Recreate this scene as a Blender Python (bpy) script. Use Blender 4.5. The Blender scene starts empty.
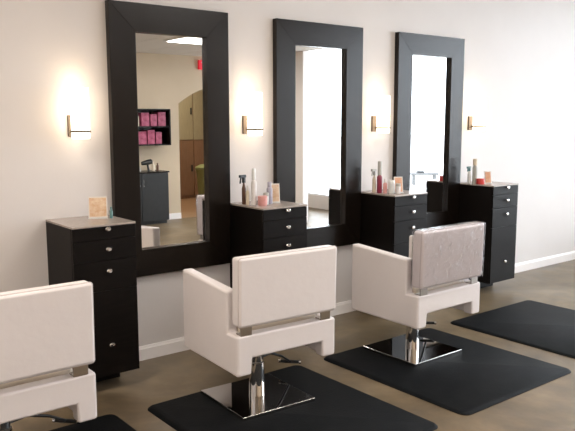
import bpy, bmesh, math, random
from mathutils import Vector, Matrix
R = math.radians
C = bpy.context.scene.collection
random.seed(4)

# ------------------------------------------------------------------ camera
cam_data = bpy.data.cameras.new('camera')
cam = bpy.data.objects.new('camera', cam_data)
C.objects.link(cam)
cam_data.sensor_width = 36.0
cam_data.lens = 700.06 / 575.0 * 36.0
cam_data.shift_y = -0.001
cam_data.clip_end = 200
ya, pi_, ro = R(51.579), R(7.778), R(-0.084)
fw = Vector((math.cos(ya) * math.cos(pi_), math.sin(ya) * math.cos(pi_), -math.sin(pi_)))
rt = Vector((math.sin(ya), -math.cos(ya), 0))
up = rt.cross(fw)
rt, up = math.cos(ro) * rt + math.sin(ro) * up, -math.sin(ro) * rt + math.cos(ro) * up
m = Matrix((rt, up, -fw)).transposed().to_4x4()
m.translation = (0, -3.899, 1.5)
cam.matrix_world = m
bpy.context.scene.camera = cam

# ------------------------------------------------------------------ world, lights, exposure
vs = bpy.context.scene.view_settings
bpy.context.scene.display_settings.display_device = 'sRGB'
vs.view_transform = 'Standard'
vs.look = 'None'
vs.gamma = 1
vs.use_curve_mapping = False
vs.exposure = 0.0
world = bpy.data.worlds.new('world')
bpy.context.scene.world = world
world.use_nodes = True
bg = world.node_tree.nodes['Background']
bg.inputs['Color'].default_value = (0.86, 0.92, 1.0, 1)
bg.inputs['Strength'].default_value = 9.0


def area_light(name, loc, rot, sx, sy, power, color, portal=False):
    l = bpy.data.lights.new(name, 'AREA')
    l.shape = 'RECTANGLE'
    l.size, l.size_y = sx, sy
    l.energy = power
    l.color = color
    if portal:
        l.cycles.is_portal = True
    o = bpy.data.objects.new(name, l)
    o.location = loc
    o.rotation_euler = rot
    C.objects.link(o)
    return o


# daylight enters through the shop windows in the right-hand wall (portal only guides sampling)
area_light('window_portal', (8.06, -2.9, 1.35), (0, R(90), 0), 2.3, 5.3, 1, (1, 1, 1), portal=True)

# ------------------------------------------------------------------ materials
M = {}


def mat(name, col, rough=0.5, metal=0.0, spec=0.5, noise=None, bump=None, col2=None, emit=None, coat=0.0, stretch=(1, 1, 1)):
    ma = bpy.data.materials.new(name)
    ma.use_nodes = True
    nt = ma.node_tree
    b = nt.nodes['Principled BSDF']
    b.inputs['Base Color'].default_value = (*col, 1)
    b.inputs['Roughness'].default_value = rough
    b.inputs['Metallic'].default_value = metal
    b.inputs['Specular IOR Level'].default_value = spec
    b.inputs['Coat Weight'].default_value = coat
    if noise or bump:
        tc = nt.nodes.new('ShaderNodeTexCoord')
        mp = nt.nodes.new('ShaderNodeMapping')
        mp.inputs['Scale'].default_value = stretch
        nt.links.new(tc.outputs['Object'], mp.inputs['Vector'])
        if noise:
            n = nt.nodes.new('ShaderNodeTexNoise')
            n.inputs['Scale'].default_value = noise
            n.inputs['Detail'].default_value = 6
            n.inputs['Roughness'].default_value = 0.6
            nt.links.new(mp.outputs[0], n.inputs['Vector'])
            cr = nt.nodes.new('ShaderNodeValToRGB')
            cr.color_ramp.elements[0].position = 0.35
            cr.color_ramp.elements[1].position = 0.68
            cr.color_ramp.elements[0].color = (*col, 1)
            cr.color_ramp.elements[1].color = (*(col2 or col), 1)
            nt.links.new(n.outputs['Fac'], cr.inputs['Fac'])
            nt.links.new(cr.outputs['Color'], b.inputs['Base Color'])
        if bump:
            sc, st = bump
            n2 = nt.nodes.new('ShaderNodeTexNoise')
            n2.inputs['Scale'].default_value = sc
            n2.inputs['Detail'].default_value = 4
            nt.links.new(mp.outputs[0], n2.inputs['Vector'])
            bp = nt.nodes.new('ShaderNodeBump')
            bp.inputs['Strength'].default_value = st
            bp.inputs['Distance'].default_value = 0.01
            nt.links.new(n2.outputs['Fac'], bp.inputs['Height'])
            nt.links.new(bp.outputs['Normal'], b.inputs['Normal'])
    if emit:
        b.inputs['Emission Color'].default_value = (*emit[0], 1)
        b.inputs['Emission Strength'].default_value = emit[1]
    M[name] = ma
    return ma


mat('wall_paint', (0.70, 0.66, 0.64), 0.55, noise=3, col2=(0.72, 0.68, 0.66), bump=(60, 0.04))
mat('cream_wall', (0.56, 0.45, 0.32), 0.7, noise=3, col2=(0.58, 0.47, 0.34))
mat('white_trim', (0.90, 0.86, 0.84), 0.4, noise=8, col2=(0.88, 0.84, 0.82))
mat('ceiling_tile', (0.70, 0.66, 0.61), 0.9, noise=40, col2=(0.63, 0.59, 0.54))
mat('ceiling_paint', (0.85, 0.84, 0.82), 0.9, noise=4, col2=(0.83, 0.82, 0.80))
mat('espresso', (0.0055, 0.0032, 0.0022), 0.25, spec=0.32, noise=14, col2=(0.010, 0.007, 0.0055), bump=(40, 0.10), stretch=(6, 6, 0.6))
mat('espresso_cross', (0.0055, 0.0032, 0.0022), 0.25, spec=0.32, noise=14, col2=(0.010, 0.007, 0.0055), bump=(40, 0.10), stretch=(0.6, 6, 6))
mat('console_wood', (0.0035, 0.0024, 0.0020), 0.45, spec=0.14, noise=14, col2=(0.0065, 0.0045, 0.0035), bump=(40, 0.08), stretch=(0.6, 6, 6))
mat('mirror', (0.93, 0.93, 0.92), 0.0, metal=1.0)
mat('chrome', (0.78, 0.77, 0.76), 0.06, metal=1.0)
mat('polished_plate', (0.72, 0.70, 0.68), 0.035, metal=1.0)
mat('satin_steel', (0.42, 0.39, 0.36), 0.3, metal=1.0)
mat('bronze', (0.17, 0.135, 0.105), 0.6, spec=0.2)
mat('counter_top', (0.34, 0.29, 0.26), 0.25, spec=0.6, noise=60, col2=(0.40, 0.35, 0.31))
mat('upholstery', (0.765, 0.715, 0.705), 0.40, spec=0.45, noise=5, col2=(0.785, 0.735, 0.725), bump=(25, 0.10))
mat('seam', (0.62, 0.56, 0.55), 0.5, noise=20, col2=(0.58, 0.52, 0.51))
mat('seat_vinyl', (0.86, 0.78, 0.64), 0.45, noise=5, col2=(0.82, 0.74, 0.64))
mat('rubber', (0.0055, 0.0065, 0.0075), 0.6, spec=0.07, noise=9, col2=(0.009, 0.010, 0.011), bump=(80, 0.12))
mat('black_plastic', (0.010, 0.012, 0.013), 0.35, noise=20, col2=(0.016, 0.016, 0.017))
mat('clear_glassy', (0.80, 0.80, 0.78), 0.15, spec=0.7, noise=30, col2=(0.70, 0.71, 0.70))
mat('cream_plastic', (0.72, 0.62, 0.48), 0.35, noise=30, col2=(0.66, 0.56, 0.43))
mat('white_plastic', (0.80, 0.77, 0.75), 0.3, noise=40, col2=(0.68, 0.65, 0.64))
mat('brown_plastic', (0.10, 0.045, 0.025), 0.3, noise=30, col2=(0.13, 0.06, 0.03))
mat('pink_plastic', (0.66, 0.30, 0.28), 0.35, noise=30, col2=(0.72, 0.38, 0.35))
mat('maroon_plastic', (0.23, 0.02, 0.05), 0.3, noise=30, col2=(0.28, 0.03, 0.06))
mat('red_plastic', (0.58, 0.05, 0.05), 0.35, noise=30, col2=(0.66, 0.08, 0.07))
mat('lavender_plastic', (0.36, 0.34, 0.42), 0.3, noise=30, col2=(0.42, 0.40, 0.46))
mat('grey_plastic', (0.38, 0.37, 0.33), 0.35, noise=30, col2=(0.44, 0.42, 0.38))
mat('teal_plastic', (0.10, 0.22, 0.22), 0.35, noise=30, col2=(0.13, 0.26, 0.26))
mat('tan_card', (0.62, 0.38, 0.22), 0.6, noise=35, col2=(0.80, 0.66, 0.50))
mat('orange_card', (0.66, 0.30, 0.16), 0.6, noise=28, col2=(0.72, 0.52, 0.38))
mat('white_card', (0.78, 0.74, 0.70), 0.6, noise=20, col2=(0.74, 0.70, 0.66))
mat('magenta_box', (0.20, 0.010, 0.05), 0.4, noise=16, col2=(0.45, 0.10, 0.18))
mat('green_plastic', (0.20, 0.22, 0.08), 0.45, noise=8, col2=(0.24, 0.26, 0.10))
mat('olive_wood', (0.34, 0.29, 0.18), 0.5, noise=10, col2=(0.28, 0.23, 0.14), stretch=(8, 8, 0.6))
mat('brown_wood', (0.20, 0.105, 0.055), 0.5, noise=10, col2=(0.25, 0.14, 0.08), stretch=(8, 8, 0.6))
mat('blue_cloth', (0.03, 0.08, 0.22), 0.8, noise=12, col2=(0.04, 0.10, 0.26))
mat('sign_red', (0.55, 0.01, 0.03), 0.4, noise=10, col2=(0.6, 0.015, 0.04), emit=((0.8, 0.01, 0.03), 0.5))
mat('sign_white', (0.85, 0.80, 0.80), 0.4, noise=10, col2=(0.8, 0.75, 0.75))
mat('window_metal', (0.66, 0.66, 0.66), 0.4, noise=10, col2=(0.7, 0.7, 0.7))
mat('lamp_glass', (0.9, 0.86, 0.78), 0.3, noise=10, col2=(0.95, 0.9, 0.82), emit=((1.0, 0.82, 0.60), 6.0))
mat('diffuser', (0.9, 0.9, 0.88), 0.5, noise=10, col2=(0.9, 0.9, 0.88), emit=((1.0, 0.97, 0.92), 4.0))
mat('bench_grey', (0.085, 0.085, 0.085), 0.6, noise=8, col2=(0.10, 0.10, 0.10))
mat('pavement', (0.62, 0.60, 0.58), 0.9, noise=3, col2=(0.55, 0.53, 0.51))
mat('car_paint', (0.62, 0.64, 0.66), 0.25, noise=3, col2=(0.6, 0.62, 0.64), coat=0.5)
mat('car_glass', (0.03, 0.035, 0.04), 0.08, noise=3, col2=(0.035, 0.04, 0.045))
mat('terracotta_floor', (0.30, 0.17, 0.085), 0.35, noise=5, col2=(0.36, 0.22, 0.12))


def glass_mat(name, tint, fac, rough=0.02, bump=None):
    ma = bpy.data.materials.new(name)
    ma.use_nodes = True
    nt = ma.node_tree
    nt.nodes.remove(nt.nodes['Principled BSDF'])
    tr = nt.nodes.new('ShaderNodeBsdfTransparent')
    tr.inputs['Color'].default_value = (*tint, 1)
    gl = nt.nodes.new('ShaderNodeBsdfGlossy')
    gl.inputs['Roughness'].default_value = rough
    mx = nt.nodes.new('ShaderNodeMixShader')
    lw = nt.nodes.new('ShaderNodeLayerWeight')
    lw.inputs['Blend'].default_value = fac
    nt.links.new(lw.outputs['Fresnel'], mx.inputs['Fac'])
    nt.links.new(tr.outputs[0], mx.inputs[1])
    nt.links.new(gl.outputs[0], mx.inputs[2])
    if bump:
        tc = nt.nodes.new('ShaderNodeTexCoord')
        vo = nt.nodes.new('ShaderNodeTexNoise')
        vo.inputs['Scale'].default_value = bump[0]
        vo.inputs['Detail'].default_value = 5
        vo.inputs['Distortion'].default_value = 1.5
        nt.links.new(tc.outputs['Object'], vo.inputs['Vector'])
        bp = nt.nodes.new('ShaderNodeBump')
        bp.inputs['Strength'].default_value = bump[1]
        bp.inputs['Distance'].default_value = 0.02
        nt.links.new(vo.outputs['Fac'], bp.inputs['Height'])
        nt.links.new(bp.outputs['Normal'], gl.inputs['Normal'])
        nt.links.new(bp.outputs['Normal'], lw.inputs['Normal'])
    nt.links.new(mx.outputs[0], nt.nodes['Material Output'].inputs['Surface'])
    M[name] = ma


glass_mat('pane', (0.97, 0.98, 0.98), 0.12)
glass_mat('plastic_film', (0.93, 0.92, 0.94), 0.16, 0.16, bump=(16, 0.9))


def concrete_mat():
    ma = bpy.data.materials.new('stained_concrete')
    ma.use_nodes = True
    nt = ma.node_tree
    b = nt.nodes['Principled BSDF']
    tc = nt.nodes.new('ShaderNodeTexCoord')
    n1 = nt.nodes.new('ShaderNodeTexNoise')
    n1.inputs['Scale'].default_value = 1.6
    n1.inputs['Detail'].default_value = 9
    n1.inputs['Roughness'].default_value = 0.62
    n1.inputs['Distortion'].default_value = 0.6
    nt.links.new(tc.outputs['Object'], n1.inputs['Vector'])
    cr = nt.nodes.new('ShaderNodeValToRGB')
    e = cr.color_ramp.elements
    e[0].position, e[0].color = 0.30, (0.085, 0.062, 0.036, 1)
    e[1].position, e[1].color = 0.72, (0.250, 0.200, 0.140, 1)
    k = e.new(0.5)
    k.color = (0.160, 0.120, 0.074, 1)
    nt.links.new(n1.outputs['Fac'], cr.inputs['Fac'])
    n2 = nt.nodes.new('ShaderNodeTexNoise')
    n2.inputs['Scale'].default_value = 7
    n2.inputs['Detail'].default_value = 8
    nt.links.new(tc.outputs['Object'], n2.inputs['Vector'])
    cr2 = nt.nodes.new('ShaderNodeValToRGB')
    cr2.color_ramp.elements[0].position, cr2.color_ramp.elements[0].color = 0.35, (0.80, 0.78, 0.74, 1)
    cr2.color_ramp.elements[1].position, cr2.color_ramp.elements[1].color = 0.7, (1.15, 1.12, 1.05, 1)
    nt.links.new(n2.outputs['Fac'], cr2.inputs['Fac'])
    mx = nt.nodes.new('ShaderNodeMix')
    mx.data_type = 'RGBA'
    mx.blend_type = 'MULTIPLY'
    mx.inputs[0].default_value = 1
    nt.links.new(cr.outputs['Color'], mx.inputs[6])
    nt.links.new(cr2.outputs['Color'], mx.inputs[7])
    nt.links.new(mx.outputs[2], b.inputs['Base Color'])
    mr = nt.nodes.new('ShaderNodeMapRange')
    mr.inputs['To Min'].default_value = 0.28
    mr.inputs['To Max'].default_value = 0.5
    nt.links.new(n2.outputs['Fac'], mr.inputs['Value'])
    nt.links.new(mr.outputs[0], b.inputs['Roughness'])
    b.inputs['Specular IOR Level'].default_value = 0.4
    M['concrete'] = ma


concrete_mat()


# ------------------------------------------------------------------ mesh helpers
def box(bm, x0, x1, y0, y1, z0, z1, mtx=None):
    vs_ = [bm.verts.new(Vector(p)) for p in
           [(x0, y0, z0), (x1, y0, z0), (x1, y1, z0), (x0, y1, z0), (x0, y0, z1), (x1, y0, z1), (x1, y1, z1), (x0, y1, z1)]]
    if mtx is not None:
        for v in vs_:
            v.co = mtx @ v.co
    for f in [(3, 2, 1, 0), (4, 5, 6, 7), (0, 1, 5, 4), (1, 2, 6, 5), (2, 3, 7, 6), (3, 0, 4, 7)]:
        bm.faces.new([vs_[i] for i in f])
    return bm


def prism(bm, pts, axis, a, b):
    """polygon pts in the plane normal to axis, extruded from a to b"""
    def P(p, t):
        return {'x': (t, p[0], p[1]), 'y': (p[0], t, p[1]), 'z': (p[0], p[1], t)}[axis]
    A = [bm.verts.new(P(p, a)) for p in pts]
    B = [bm.verts.new(P(p, b)) for p in pts]
    bm.faces.new(A[::-1])
    bm.faces.new(B)
    n = len(pts)
    for i in range(n):
        bm.faces.new([A[i], A[(i + 1) % n], B[(i + 1) % n], B[i]])
    return bm


def lathe(bm, prof, cx=0, cy=0, n=20, sx=1, sy=1):
    rings = []
    for r, z in prof:
        if r < 1e-6:
            rings.append([bm.verts.new((cx, cy, z))])
        else:
            rings.append([bm.verts.new((cx + sx * r * math.cos(2 * math.pi * i / n), cy + sy * r * math.sin(2 * math.pi * i / n), z)) for i in range(n)])
    for A, B in zip(rings, rings[1:]):
        for i in range(n):
            j = (i + 1) % n
            if len(A) == 1 and len(B) > 1:
                bm.faces.new([A[0], B[j], B[i]])
            elif len(B) == 1 and len(A) > 1:
                bm.faces.new([A[i], A[j], B[0]])
            elif len(A) > 1:
                bm.faces.new([A[i], A[j], B[j], B[i]])
    return bm


def tube(bm, pts, r, n=10, closed=False):
    pts = [Vector(p) for p in pts]
    rings = []
    N = len(pts)
    for i, p in enumerate(pts):
        if closed:
            t = (pts[(i + 1) % N] - pts[i - 1])
        else:
            t = pts[min(i + 1, N - 1)] - pts[max(i - 1, 0)]
        t.normalize()
        u = t.cross(Vector((0, 0, 1)))
        if u.length < 0.05:
            u = t.cross(Vector((0, 1, 0)))
        u.normalize()
        w = t.cross(u)
        rr = r[i] if isinstance(r, (list, tuple)) else r
        rings.append([bm.verts.new(p + u * rr * math.cos(2 * math.pi * k / n) + w * rr * math.sin(2 * math.pi * k / n)) for k in range(n)])
    rng = range(N) if closed else range(N - 1)
    for i in rng:
        A, B = rings[i], rings[(i + 1) % N]
        for k in range(n):
            bm.faces.new([A[k], A[(k + 1) % n], B[(k + 1) % n], B[k]])
    if not closed:
        bm.faces.new(rings[0][::-1])
        bm.faces.new(rings[-1])
    return bm


def obj(name, bm, material, parent=None, bevel=0, seg=3, smooth=False, loc=None):
    bmesh.ops.recalc_face_normals(bm, faces=bm.faces)
    me = bpy.data.meshes.new(name)
    bm.to_mesh(me)
    bm.free()
    me.materials.append(M[material])
    if smooth:
        for p in me.polygons:
            p.use_smooth = True
        me.set_sharp_from_angle(angle=R(40))
    o = bpy.data.objects.new(name, me)
    C.objects.link(o)
    if parent is not None:
        o.parent = parent
    if loc:
        o.location = loc
    if bevel:
        b = o.modifiers.new('bevel', 'BEVEL')
        b.width = bevel
        b.segments = seg
        b.limit_method = 'ANGLE'
        b.angle_limit = R(35)
        for p in me.polygons:
            p.use_smooth = True
        b.harden_normals = True
    return o


def NB():
    return bmesh.new()


def tag(o, label, cat, group=None, kind=None):
    if label:
        o['label'] = label
    if cat:
        o['category'] = cat
    if group:
        o['group'] = group
    if kind:
        o['kind'] = kind
    return o


def thing(name, label, cat, loc=(0, 0, 0), rz=0, group=None):
    o = bpy.data.objects.new(name, None)
    o.empty_display_size = 0.1
    C.objects.link(o)
    o.location = loc
    o.rotation_euler = (0, 0, rz)
    return tag(o, label, cat, group)


def kids(o):
    return [c for c in bpy.data.objects if c.parent == o]


def dup(root, loc, label, rz=None):
    def rec(o, parent):
        c = o.copy()
        C.objects.link(c)
        c.parent = parent
        for k in kids(o):
            rec(k, c)
        return c
    r = rec(root, None)
    r.location = loc
    if rz is not None:
        r.rotation_euler = (0, 0, rz)
    r['label'] = label
    return r


def struct(name, bm, m_, bevel=0, parent=None):
    o = obj(name, bm, m_, parent, bevel=bevel)
    if parent is None:
        o['kind'] = 'structure'
    return o


# ------------------------------------------------------------------ the room
XL, XR = -2.6, 7.65          # left and right walls
YF = -5.5                   # wall opposite the mirrors
HC, HD = 3.0, 2.45          # main ceiling, dropped ceiling
YD = -3.1                   # edge of the dropped ceiling
YB = -8.2                   # rear wall of the back room

struct('floor', box(NB(), XL - .15, XR + .15, YF - .02, 0.15, -0.1, 0), 'concrete')
struct('floor', box(NB(), 3.0, XR + .15, YB - .15, YF - .02, -0.1, 0), 'terracotta_floor')
struct('wall_back', box(NB(), XL - .15, XR + .15, 0, 0.15, 0, HC + .1), 'wall_paint')
struct('wall_left', box(NB(), XL - .15, XL, YF - .15, 0, 0, HC + .1), 'wall_paint')

# wall opposite with an arched opening (x 5.31 to 6.35)
ax0, ax1, asp, arise = 5.23, 6.40, 1.74, 0.24
w = NB()
box(w, XL, ax0, YF - .15, YF, 0, HC)
box(w, ax1, XR, YF - .15, YF, 0, HC)
pts = [(ax0, HC), (ax0, asp)]
for i in range(1, 16):
    t = i / 16
    pts.append((ax0 + (ax1 - ax0) * t, asp + arise * math.sin(math.pi * t)))
pts += [(ax1, asp), (ax1, HC)]
for i in range(1, len(pts) - 2):
    p, q = pts[i], pts[i + 1]
    prism(w, [(p[0], p[1]), (q[0], q[1]), (q[0], HC), (p[0], HC)], 'y', YF - .15, YF)
struct('wall_front', w, 'cream_wall')
struct('baseboard_front', box(box(NB(), XL, ax0, YF, YF + .015, 0, .09), ax1, XR, YF, YF + .015, 0, .09), 'white_trim', .003)

# right wall with three shop windows
SILL, HEAD = 0.22, 2.86
wins = [(-1.45, -0.30), (-3.80, -1.57), (-5.48, -3.92)]
w = NB()
box(w, XR, XR + .15, YB, 0, 0, SILL)
box(w, XR, XR + .15, YB, 0, HEAD, HC)
ys = [YB] + [v for a in sorted(wins) for v in a] + [0]
for a, b in zip(ys[0::2], ys[1::2]):
    box(w, XR, XR + .15, a, b, SILL, HEAD)
struct('wall_right', w, 'wall_paint')
for k, (a, b) in enumerate(wins):
    f = NB()
    for p in [(a, b, SILL, SILL + .02), (a, b, HEAD - .02, HEAD), (a, a + .02, SILL + .02, HEAD - .02), (b - .02, b, SILL + .02, HEAD - .02)]:
        box(f, XR + .03, XR + .09, *p)
    fo = struct('window_%d' % (k + 1), f, 'window_metal', .004)
    obj('window_pane', box(NB(), XR + .055, XR + .065, a + .02, b - .02, SILL + .02, HEAD - .02), 'pane', fo)

# ceilings
struct('ceiling', box(NB(), XL - .15, XR + .15, YD, 0.15, HC, HC + .1), 'ceiling_paint')
XB = 6.40                   # the window bay keeps the high ceiling
struct('ceiling', box(NB(), XB, XR + .15, YF, YD, HC, HC + .1), 'ceiling_paint')
cl = NB()
tw = 0.6
x = XL
while x < XB:
    y = YD - .02
    x1 = min(x + tw, XB)
    while y > YB:
        y1 = max(y - tw, YB)
        box(cl, x + .006, x1 - .006, y1 + .006, y - .006, HD, HD + .03)
        y = y1
    x = x1
struct('ceiling', cl, 'ceiling_tile', .004)
struct('ceiling', box(NB(), XL - .15, XB, YF, YD, HD + .03, HD + .12), 'white_trim')
struct('ceiling', box(NB(), 3.0, XR + .15, YB - .15, YF, HD + .03, HD + .12), 'white_trim')
struct('trim_1', box(box(NB(), XL, XB, YD - .02, YD + .02, HD, HC), XB - .02, XB + .02, YF, YD - .02, HD, HC), 'wall_paint')
# back room walls
struct('wall_rear', box(NB(), 3.0, XR, YB - .15, YB, 0, HD), 'cream_wall')
struct('wall_side', box(NB(), 2.85, 3.0, YB, YF - .15, 0, HD), 'cream_wall')

# pillar by the windows
pl = NB()
box(pl, 6.35, 6.45, -4.32, -3.90, 0, HC)
struct('trim_2', pl, 'white_trim', .006)
# baseboard under the mirrors, with a small bead
bb = NB()
prism(bb, [(0, 0), (-.016, 0), (-.016, .072), (-.012, .078), (-.009, .088), (0, .09)], 'x', XL, XR)
struct('baseboard_back', bb, 'white_trim')
bb = NB()
prism(bb, [(XL, 0), (XL + .016, 0), (XL + .012, .078), (XL, .09)], 'y', YF, 0)
struct('baseboard_left', bb, 'white_trim')
# pavement and parked car beyond the windows
struct('ground_outside', box(NB(), XR + .15, 60, -45, 20, -.2, -.1), 'pavement')

# ------------------------------------------------------------------ ceiling panels (fluorescent)
def panel(x, y, z, sx, sy, power, label, col=(1.0, 0.95, 0.89)):
    t = thing('ceiling_light', label, 'ceiling light', (x, y, z), group='recessed ceiling light panels')
    f = NB()
    a, b = sx / 2, sy / 2
    for p in [(-a, a, -b, -b + .02), (-a, a, b - .02, b), (-a, -a + .02, -b + .02, b - .02), (a - .02, a, -b + .02, b - .02)]:
        box(f, *p, -.012, .002)
    obj('light_frame', f, 'window_metal', t)
    obj('diffuser', box(NB(), -a + .02, a - .02, -b + .02, b - .02, -.006, .0), 'diffuser', t)
    l = area_light('panel_lamp', (0, 0, -.02), (0, 0, 0), sx - .06, sy - .06, power, col)
    l.parent = t
    return t


panel(4.76, -3.60, HD, 1.2, .6, 15, 'white fluorescent ceiling panel seen at the top of the first mirror')
panel(0.6, -4.2, HD, 1.2, .6, 26, 'fluorescent ceiling panel behind the viewer, out of view', (1.0, 0.95, 0.96))
panel(2.8, -4.2, HD, 1.2, .6, 22, 'fluorescent ceiling panel over the middle of the room, out of view', (1.0, 0.95, 0.96))
panel(-0.4, -1.7, HC, 1.2, .6, 58, 'unseen warm panel added in the high ceiling at left to light the chair sides', (1.0, 0.86, 0.72))  # added out of view to warm the left sides of the chairs
panel(3.4, -2.1, HC, 1.2, .6, 30, 'unseen fill panel added in the high ceiling above the white chairs')  # unseen panel added as fill for the wall and the chair tops
panel(5.9, -7.0, HD, 1.2, .6, 30, 'fluorescent ceiling panel of the back room, out of view', (1.0, 0.86, 0.66))

# ------------------------------------------------------------------ framed mirrors
MX0, MP, MW, MZ0, MZ1, MT, MB_ = 1.756, 1.209, 0.818, 0.544, 2.177, 0.045, 0.166


def framed_mirror():
    t = thing('framed_mirror', 'tall dark-framed mirror on the left reflecting pink boxes and the arched doorway', 'mirror',
              (MX0, 0, MZ0), group='tall framed mirrors')
    h = MZ1 - MZ0
    b, W, T = MB_, MW, MT
    g = .0003
    def board(name, pts, mt):
        bm = prism(NB(), pts, 'y', -T, -.001)
        return obj(name, bm, mt, t, bevel=.0013, seg=2)
    board('frame_stile', [(0, g), (0, h - g), (b - g, h - b - g), (b - g, b + g)], 'espresso')
    board('frame_stile', [(W, g), (W, h - g), (W - b + g, h - b - g), (W - b + g, b + g)], 'espresso')
    board('frame_rail', [(g, h), (W - g, h), (W - b - g, h - b + g), (b + g, h - b + g)], 'espresso_cross')
    board('frame_rail', [(g, 0), (W - g, 0), (W - b - g, b - g), (b + g, b - g)], 'espresso_cross')
    bm = box(NB(), b - .002, W - b + .002, -.013, -.005, b - .004, h - b + .004)
    # the glass sits very slightly out of parallel in its frame
    bmesh.ops.rotate(bm, cent=(W / 2, -.008, 0), matrix=Matrix.Rotation(R(-.45), 3, 'Z'), verts=bm.verts)
    obj('mirror_glass', bm, 'mirror', t)
    return t


m0 = framed_mirror()
dup(m0, (MX0 + MP, 0, MZ0), 'tall dark-framed mirror in the middle, between the two nearer wall lamps')
dup(m0, (MX0 + 2 * MP, 0, MZ0), 'tall dark-framed mirror furthest right, its glass showing bright white daylight')

# ------------------------------------------------------------------ drawer consoles
CW, CD, CZ0, CZ1 = 0.360, 0.385, 0.098, 0.944


def console(x, notch, label):
    t = thing('drawer_console', label, 'cabinet', (x, 0, 0), group='dark wood drawer consoles')
    NY = -0.047               # the back corner steps round the mirror frame
    def plan(o, front):
        p = [(-o, 0), (-o, front), (CW + o, front)]
        return p + ([(CW + o, NY), (CW - notch, NY), (CW - notch, 0)] if notch else [(CW + o, 0)])
    obj('body', prism(NB(), plan(0, -CD + .019), 'z', CZ0, CZ1 - .012), 'console_wood', t, bevel=.0015, seg=2)
    obj('counter_top', prism(NB(), plan(.001, -CD - .002), 'z', CZ1 - .0115, CZ1), 'counter_top', t, bevel=.002, seg=2)
    obj('plinth', box(NB(), .02, CW - .03, -CD + .20, -.01, 0, CZ0), 'console_wood', t)
    def front(name, z0, z1, kz):
        d = obj(name, box(NB(), .001, CW - .001, -CD, -CD + .018, z0 + .001, z1 - .001), 'console_wood', t, bevel=.0015, seg=2)
        k = NB()
        lathe(k, [(0.0, 0), (.006, 0), (.006, .008), (.0105, .010), (.013, .014), (.010, .019), (0, .021)], n=16, sx=1.3)
        bmesh.ops.transform(k, matrix=Matrix.Translation((CW / 2 + .015, -CD, kz)) @ Matrix.Rotation(R(90), 4, 'X'), verts=k.verts)
        obj('knob', k, 'chrome', d, smooth=True)
    front('drawer', .861, .931, .919)
    front('drawer', .747, .861, .809)
    front('drawer', .580, .747, .690)
    front('door', .100, .580, .276)
    return t


console(1.356, 0, 'dark wood drawer console at far left, cut off beside the first mirror')
console(2.592, 0, 'dark wood drawer console between the left and middle mirrors')
console(3.795, 0, 'dark wood drawer console between the middle and right mirrors')
console(4.998, 0, 'dark wood drawer console furthest right, past the right mirror')

# ------------------------------------------------------------------ wall sconces
def sconce():
    t = thing('wall_sconce', 'lit wall sconce at the far left, its glow left of the first mirror', 'lamp', (0, 0, 1.40), group='frosted glass wall sconces')
    obj('wall_plate', box(NB(), -.040, .030, -.016, 0, .004, .125), 'bronze', t, bevel=.003)
    arm = NB()
    box(arm, -.012, .012, -.062, -.014, .028, .040)
    lathe(arm, [(.0515, .028), (.056, .028), (.056, .040), (.0515, .040), (.0515, .028)], 0, -.09, n=28)
    obj('arm', arm, 'bronze', t, smooth=True)
    sh = lathe(NB(), [(0, -.006), (.047, -.006), (.050, 0), (.050, .275), (.046, .275), (.046, .004), (0, .004)], 0, -.09, n=28)
    obj('lamp_shade', sh, 'lamp_glass', t, smooth=True)
    return t


s0 = sconce()
s0.location = (1.545, 0, 1.40)
dup(s0, (2.745, 0, 1.40), 'lit wall sconce between the left and middle mirrors')
dup(s0, (3.965, 0, 1.40), 'lit wall sconce between the middle and right mirrors')
dup(s0, (5.165, 0, 1.40), 'lit wall sconce right of the right mirror')

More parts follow.
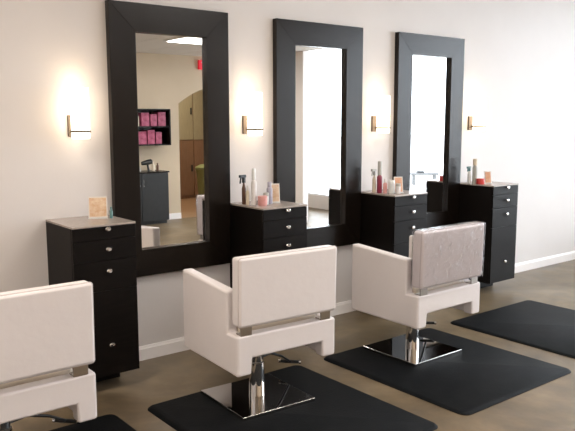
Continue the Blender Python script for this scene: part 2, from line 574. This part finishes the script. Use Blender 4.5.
# ------------------------------------------------------------------ styling chairs
def salon_chair():
    t = thing('salon_chair', 'white boxy salon chair with bare vinyl back, standing before the left mirror and its console', 'chair',
              (0, 0, 0), group='white salon chairs')
    hw, yf, yr, zf, zr, zn, fwd, at_ = .300, .262, -.296, .263, .464, .346, .082, .062
    yarm = -.205
    b = NB()
    prof = [(yf, zf + .006), (yf, .698), (yarm, .668), (yarm, zr), (yr, zr), (yr, zf), (yr + .075, zf + .002)]
    obj('armrest', prism(b, prof, 'x', -hw, -hw + at_), 'upholstery', t, bevel=.013, seg=4)
    obj('armrest', prism(NB(), prof, 'x', hw - at_, hw), 'upholstery', t, bevel=.013, seg=4)
    rl = NB()
    notch = [(-hw + .004, zf + .001), (-hw + fwd, zf + .001), (-hw + fwd + .006, zn), (hw - fwd - .006, zn), (hw - fwd, zf + .001), (hw - .004, zf + .001), (hw - .004, zr - .001), (-hw + .004, zr - .001)]
    prism(rl, notch, 'y', yr - .001, yr + .066)
    obj('rear_rail', rl, 'upholstery', t, bevel=.011, seg=4)
    st = NB()
    box(st, -hw + at_ + .001, hw - at_ - .001, yr + .067, yf - .01, zf + .07, .376)
    obj('seat_frame', st, 'upholstery', t, bevel=.008)
    sc = NB()
    box(sc, -hw + at_ + .003, hw - at_ - .003, yr + .070, yf + .004, .377, .488)
    obj('seat', sc, 'seat_vinyl', t, bevel=.022, seg=4)
    # backrest, floating above the rail on two steel brackets
    bk = NB()
    hc, z0, z1, th = .292, .508, .843, .078
    y0, y1 = -.312, -.319
    def yy(z):
        return y0 + (y1 - y0) * (z - z0) / (z1 - z0)
    n_, mzz = 10, 6
    for side in (0, 1):
        pass
    prism(bk, [(yy(z0), z0), (yy(z1), z1), (yy(z1) + th, z1), (yy(z0) + th, z0)], 'x', -hc, hc)
    bo = obj('backrest', bk, 'upholstery', t, bevel=.014, seg=4)
    pp = NB()
    e = .0125
    loop = []
    cr_ = .012
    for (cx, cz, a0) in [(hc - cr_, z1 - cr_, 0), (-hc + cr_, z1 - cr_, 90), (-hc + cr_, z0 + cr_, 180), (hc - cr_, z0 + cr_, 270)]:
        for k in range(4):
            a = R(a0 + 30 * k)
            xx, zz = cx + cr_ * math.cos(a), cz + cr_ * math.sin(a)
            loop.append((xx, yy(zz) + e, zz))
    tube(pp, loop, .0032, 8, closed=True)
    obj('piping', pp, 'seam', bo, smooth=True)
    for s in (-1, 1):
        q = NB()
        xc = s * .232 - (0.012 if s < 0 else -0.004)
        box(q, xc - .031, xc + .031, yy(z0) + .018, yy(z0) + .026, zr - .002, z0 + .016)
        box(q, xc - .031, xc + .031, yy(z0) + .026, yr + .05, zr - .002, zr + .006)
        obj('back_bracket', q, 'satin_steel', t, bevel=.0015, seg=2)
    # hydraulic column, square plate, pump lever
    cb = lathe(NB(), [(0, .018), (.044, .018), (.0435, .03), (.039, .20), (.034, .205), (.032, .29), (.05, .292), (.05, .342), (0, .342)], n=28)
    obj('column', cb, 'chrome', t, smooth=True)
    hb = .223
    obj('base_plate', box(NB(), -hb, hb, -hb, hb, 0, .018), 'polished_plate', t, bevel=.003)
    lv = tube(NB(), [(.03, .01, .215), (.12, .05, .21), (.24, .115, .15), (.335, .165, .085)], [.008, .008, .007, .006], 10)
    lo = obj('pump_lever', lv, 'black_plastic', t, smooth=True)
    d = Vector((.7, -.7, 0)).normalized()
    c = Vector((.335, .165, .083))
    obj('pedal', tube(NB(), [c - d * .055, c - d * .02, c + d * .02, c + d * .055], [.009, .010, .010, .009], 10), 'black_plastic', lo, smooth=True)
    obj('pedal_cap', tube(NB(), [c + d * .054, c + d * .066], .010, 10), 'chrome', lo, smooth=True)
    obj('pedal_cap', tube(NB(), [c - d * .054, c - d * .066], .010, 10), 'chrome', lo, smooth=True)
    return t


MATH = .014
ch = salon_chair()
chairs = []
ch.location = (2.115, -.965, MATH)
ch.rotation_euler = (0, 0, R(-3.2))
dup(ch, (.795, -.965, MATH), 'white salon chair at the far left edge, only a sliver of it in view', R(0))
ch2 = dup(ch, (3.356, -.966, MATH), 'white boxy salon chair with a crinkled clear plastic cover over its back', R(0.2))
pc = NB()
prism(pc, [(-.318, .503), (-.326, .850), (-.233, .850), (-.228, .503)], 'x', -.298, .298)
pc.faces.ensure_lookup_table()
bmesh.ops.delete(pc, geom=[f for f in pc.faces if all(abs(v.co.z - .503) < 1e-4 for v in f.verts)], context='FACES')
cv = obj('plastic_cover', pc, 'plastic_film', ch2, bevel=.016, seg=4)
cv['label'] = 'crinkled clear plastic cover'

# ------------------------------------------------------------------ floor mats
def mat_mesh():
    w_, d_, r = 1.04, 1.12, .05
    bm = NB()
    def outline(ins, z):
        out = []
        for cx, cy, a0 in [(w_ - r, -r, 0), (r, -r, 90), (r, -d_ + r, 180), (w_ - r, -d_ + r, 270)]:
            for k in range(7):
                a = R(a0 + 15 * k)
                out.append(bm.verts.new((cx + (r - ins) * math.cos(a), cy + (r - ins) * math.sin(a), z)))
        return out
    rings = [outline(0, 0), outline(0, .003), outline(.010, .011), outline(.018, MATH)]
    for A, B in zip(rings, rings[1:]):
        for i in range(len(A)):
            bm.faces.new([A[i], A[(i + 1) % len(A)], B[(i + 1) % len(A)], B[i]])
    bm.faces.new(rings[-1])
    bm.faces.new(rings[0][::-1])
    return bm


mt = obj('floor_mat', mat_mesh(), 'rubber', loc=(1.585, -.690, 0), smooth=True)
tag(mt, 'black rubber mat under the nearest white chair', 'mat', 'black anti-fatigue mats')
for k, (xx, lab) in enumerate([(.39, 'black rubber mat at the lower left corner, under the cut-off chair'), (2.81, 'black rubber mat under the chair with the plastic-covered back'),
                               (4.06, 'black rubber mat at the right edge, with no chair on it in view')]):
    dup(mt, (xx, -.690 if k != 0 else -.655, 0), lab)

# ------------------------------------------------------------------ things on the consoles
ZT = .944


def bottle(name, label, x, y, r, h, body, cap=None, caph=.25, capr=.55, group=None, cat='bottle', shoulder=.86):
    t = thing(name, label, cat, (x, y, ZT), group=group)
    hb = h * (1 - caph) if cap else h
    b = lathe(NB(), [(0, 0), (r * .95, 0), (r, .004), (r, hb * shoulder), (r * .8, hb * (shoulder + .07)), (r * .42, hb), (0, hb)], n=18)
    obj('bottle_body', b, body, t, smooth=True)
    if cap:
        c = lathe(NB(), [(0, hb - .002), (r * capr, hb - .002), (r * capr, h - .003), (r * capr * .85, h), (0, h)], n=16)
        obj('cap', c, cap, t, smooth=True)
    return t


def spray(label, x, y, r, h, body, head, rz=0):
    t = thing('spray_bottle', label, 'bottle', (x, y, ZT), rz, 'spray bottles on the consoles')
    hb = h * .74
    obj('bottle_body', lathe(NB(), [(0, 0), (r * .95, 0), (r, .004), (r, hb * .72), (r * .55, hb * .88), (r * .38, hb), (0, hb)], n=18), body, t, smooth=True)
    hd = NB()
    box(hd, -.040, .016, -.008, .008, h - .018, h)
    box(hd, -.009, .009, -.009, .009, hb - .002, h - .016)
    obj('spray_head', hd, head, t, bevel=.002)
    obj('trigger', prism(NB(), [(-.030, h - .019), (-.022, h - .019), (-.030, hb - .005), (-.037, hb - .005)], 'y', -.004, .004), head, t)
    return t


def jar(label, x, y, r, h, body, lid):
    t = thing('product_jar', label, 'jar', (x, y, ZT), group='jars on the consoles')
    obj('jar_body', lathe(NB(), [(0, 0), (r * .92, 0), (r, .005), (r, h * .72), (0, h * .72)], n=20), body, t, smooth=True)
    obj('lid', lathe(NB(), [(0, h * .73), (r * 1.03, h * .73), (r * 1.03, h * .97), (r * .95, h), (0, h)], n=20), lid, t, smooth=True)
    return t


def card(label, x, y, w_, h, face, rz, name='card_holder', tilt=-12, cat='card'):
    t = thing(name, label, cat, (x, y, ZT), rz, 'cards on the consoles')
    mt_ = Matrix.Rotation(R(tilt), 4, 'X')
    obj('card_back', box(NB(), -w_ / 2, w_ / 2, -.002, .004, .004, h, mt_), 'white_card', t, bevel=.001, seg=1)
    obj('card_face', box(NB(), -w_ / 2 + .006, w_ / 2 - .006, -.004, -.002, .010, h - .008, mt_), face, t)
    obj('foot', prism(NB(), [(-.012, 0), (.045, 0), (.045, .004), (-.012, .004)], 'x', -w_ / 2, w_ / 2), 'clear_glassy', t)
    return t


# console 2
spray('amber spray bottle with dark trigger head, leftmost on the console right of left mirror', 2.630, -0.121, .014, .195, 'brown_plastic', 'black_plastic', R(10))
bottle('hair_bottle', 'slim cream bottle beside the amber spray bottle', 2.630, -0.163, .012, .130, 'cream_plastic', 'white_plastic')
bottle('hair_bottle', 'tall white bottle standing behind the pink jar', 2.656, -0.197, .019, .240, 'white_plastic', 'clear_glassy', .3, .7)
jar('pink jar on the front of the console right of left mirror', 2.692, -0.243, .031, .062, 'pink_plastic', 'pink_plastic')
jar('clear jar with grey lid between the pink jar and the lavender bottle', 2.738, -0.220, .018, .078, 'clear_glassy', 'grey_plastic')
bottle('hair_bottle', 'lavender grey bottle beside the tan card on the console right of left mirror', 2.778, -0.205, .020, .145, 'lavender_plastic', 'lavender_plastic', .2, .7)
card('tan card in a clear stand on the console right of left mirror', 2.838, -0.185, .070, .130, 'tan_card', R(-28))
# console 3
spray('cream spray bottle with grey head, leftmost on the console between middle and right mirrors', 3.840, -0.129, .017, .180, 'cream_plastic', 'grey_plastic', R(10))
bottle('hair_bottle', 'maroon bottle with tall grey cap on the console between middle and right mirrors', 3.843, -0.180, .020, .240, 'maroon_plastic', 'grey_plastic', .42, .8)
bottle('hair_bottle', 'short pink bottle beside the maroon bottle', 3.862, -0.220, .016, .110, 'pink_plastic', 'white_plastic')
jar('clear jar beside the orange card', 3.890, -0.260, .025, .100, 'clear_glassy', 'clear_glassy')
jar('small white jar in front of the clear jar', 3.905, -0.313, .018, .078, 'white_plastic', 'grey_plastic')
card('orange card in a clear stand on the console between middle and right mirrors', 3.950, -0.280, .068, .125, 'orange_card', R(-30))
# console 4
spray('small clear spray bottle with teal head on the far right console', 5.008, -0.126, .016, .150, 'clear_glassy', 'teal_plastic', R(10))
bottle('hair_bottle', 'tall grey bottle with beige cap behind the red jar on the far right console', 5.030, -0.166, .021, .215, 'grey_plastic', 'cream_plastic', .25, .9)
jar('red jar on the far right console', 5.040, -0.220, .034, .048, 'red_plastic', 'red_plastic')
card('pinkish card on the far right console', 5.125, -0.240, .060, .110, 'orange_card', R(-30))
# console 1
card('white card with an orange picture on the far left console', 1.605, -0.145, .105, .125, 'tan_card', R(-25), name='picture_card')
bottle('hair_bottle', 'tiny teal bottle at the edge of the far left console', 1.667, -0.183, .009, .065, 'teal_plastic', 'teal_plastic')

# ------------------------------------------------------------------ opposite side of the room (seen in the mirrors)
t = thing('wall_shelf', 'black two-level wall shelf holding pink boxes, reflected in the left mirror', 'shelf', (4.11, YF, 1.13))
sh = NB()
box(sh, 0, .84, 0, .27, 0, .02)
box(sh, 0, .84, 0, .27, .255, .275)
box(sh, 0, .84, 0, .27, .50, .52)
box(sh, 0, .02, 0, .27, .02, .50)
box(sh, .82, .84, 0, .27, .02, .50)
box(sh, .02, .82, 0, .01, .02, .50)
obj('shelf_box', sh, 'espresso', t, bevel=.002, seg=1)
for k, (xx, w_, h, lev, lab) in enumerate([
        (4.24, .13, .16, 0, 'pink product box on the wall shelf, leftmost of the lower row'), (4.39, .12, .19, 0, 'pink product box low on the wall shelf, second from the left'),
        (4.53, .14, .18, 0, 'pink product box in the middle of the lower shelf row'), (4.69, .11, .20, 0, 'pink product box low on the wall shelf, second from the right'),
        (4.82, .09, .17, 0, 'narrow pink product box ending the lower shelf row'),
        (4.60, .12, .19, 1, 'pink product box on the upper shelf beside the cream box'), (4.74, .10, .17, 1, 'pink product box in the middle of the upper shelf row'),
        (4.86, .12, .20, 1, 'pink product box ending the upper shelf row')]):
    o = obj('product_box', box(NB(), 0, w_, 0, .2, 0, h), 'magenta_box', bevel=.002, seg=1, loc=(xx - .09, YF + .03, 1.151 + lev * .255))
    tag(o, lab, 'box', 'pink boxes on the wall shelf')
o = obj('product_box', box(NB(), 0, .12, 0, .18, 0, .14), 'cream_plastic', bevel=.002, seg=1, loc=(4.36, YF + .03, 1.406))
tag(o, 'cream box left on the upper level of the wall shelf', 'box')

t = thing('storage_cabinet', 'black two-door cabinet standing under the pink boxes, reflected in the left mirror', 'cabinet', (4.00, YF + .016, 0))
obj('body', box(NB(), 0, .86, 0, .30, .05, .74), 'black_plastic', t, bevel=.002)
obj('plinth', box(NB(), .02, .84, 0, .27, 0, .05), 'black_plastic', t)
obj('worktop', box(NB(), -.01, .87, 0, .33, .742, .762), 'espresso', t, bevel=.002)
for s in (0, 1):
    dr = obj('door', box(NB(), .005 + s * .43, .425 + s * .43, .301, .318, .055, .737), 'black_plastic', t, bevel=.002)
    hx = .40 if s == 0 else .46
    obj('handle', tube(NB(), [(hx, .320, .55), (hx, .332, .56), (hx, .332, .64), (hx, .320, .65)], .004, 8), 'chrome', dr)
t = thing('hair_dryer', 'black hair dryer lying on top of the black cabinet', 'hair dryer', (4.60, YF + .17, .762))
q = lathe(NB(), [(0, -.08), (.025, -.08), (.030, -.05), (.038, .02), (.036, .07), (.02, .085), (0, .085)], n=16)
bmesh.ops.transform(q, matrix=Matrix.Translation((0, 0, .125)) @ Matrix.Rotation(R(80), 4, 'Y'), verts=q.verts)
obj('barrel', q, 'black_plastic', t, smooth=True)
obj('handle', tube(NB(), [(.01, 0, .11), (.02, 0, .05), (.03, 0, .003)], [.016, .015, .018], 10), 'black_plastic', t, smooth=True)
for k, (xx, r, h, mm, lab) in enumerate([(4.80, .022, .13, 'cream_plastic', 'cream bottle right of the hair dryer on the black cabinet'), (4.87, .020, .11, 'brown_plastic', 'brown bottle at the end of the black cabinet'),
                                         (4.58, .024, .07, 'grey_plastic', 'short grey bottle left of the hair dryer')]):
    bt = bottle('hair_bottle', lab, xx - .09, YF + .15, r, h, mm, mm)
    bt.location.z = .762

t = thing('exit_sign', 'red exit sign high on the far wall, reflected at the left mirror edge', 'sign', (5.735, YF, 2.25))
obj('sign_box', box(NB(), -.16, .16, .0, .04, 0, .14), 'sign_red', t, bevel=.004)
fc = bpy.data.curves.new('lettering', 'FONT')
fc.body = 'EXIT'
fc.size = .12
fc.align_x = 'CENTER'
fc.extrude = .002
fc.materials.append(M['sign_white'])
tmp = bpy.data.objects.new('tmp', fc)
C.objects.link(tmp)
bpy.context.view_layer.update()
lm = bpy.data.meshes.new_from_object(tmp.evaluated_get(bpy.context.evaluated_depsgraph_get()))
bpy.data.objects.remove(tmp)
fo = bpy.data.objects.new('lettering', lm)
C.objects.link(fo)
fo.parent = t
fo.location = (0, .0425, .028)
fo.rotation_euler = (R(90), 0, R(180))

t = thing('storage_cupboard', 'tall cupboard with olive upper doors and brown lower doors beyond the arched doorway', 'cupboard', (5.80, YB + .005, 0))
obj('body', box(NB(), 0, 1.5, 0, .38, 0, 2.2), 'brown_wood', t)
for k in range(3):
    a, b = .01 + k * .497, .49 + k * .497
    for nm, z0, z1, mm in [('upper_door', 1.12, 2.19, 'olive_wood'), ('lower_door', .06, 1.10, 'brown_wood')]:
        dd = obj(nm, box(NB(), a, b, .38, .40, z0, z1), mm, t, bevel=.004)
        obj('handle', box(NB(), b - .05, b - .03, .40, .425, (z0 + z1) / 2 - .06, (z0 + z1) / 2 + .06), 'black_plastic', dd)

t = thing('garbage_bin', 'olive green plastic bin standing beyond the arched doorway', 'bin', (6.50, -6.78, 0))
gb = NB()
lathe(gb, [(0, 0), (.17, 0), (.21, .58), (.225, .60), (.225, .64), (.205, .64), (.205, .60), (.165, .02), (0, .02)], n=24)
obj('bin_body', gb, 'green_plastic', t, smooth=True)
obj('lid', lathe(NB(), [(0, .645), (.23, .645), (.23, .665), (.15, .71), (0, .72)], n=24), 'green_plastic', t, smooth=True)
hc_ = NB()
for i in range(6):
    pass
prism(hc_, [(5.98 + .45, 0), (6.50, .02), (6.57, -.01), (6.64, .02), (6.70, 0), (6.70, -.02), (6.64, 0), (6.57, -.03), (6.50, 0), (6.43, -.02)], 'z', .95, 1.55)
ap = obj('hanging_apron', hc_, 'blue_cloth', loc=(.74, YB + .45, 0))
tag(ap, 'blue cloth hanging on the cupboard beyond the arched doorway', 'cloth')

# made-up low bench outside, standing in for an unclear dark smear in the right mirror
t = thing('stand_in_bench', 'made-up bench for an unclear dark smear on the pavement, tiny in the right mirror', 'bench', (13.2, -7.65, -.1), R(35))
t.scale = (.62, .62, .8)
obj('seat', box(NB(), -.55, .55, -.2, .2, .30, .37), 'bench_grey', t, bevel=.02)
for sx_ in (-.42, .42):
    obj('leg', box(NB(), sx_ - .05, sx_ + .05, -.17, .17, 0, .299), 'bench_grey', t, bevel=.01)
obj('cushion', box(NB(), -.30, -.02, -.15, .15, .371, .43), 'black_plastic', t, bevel=.02)
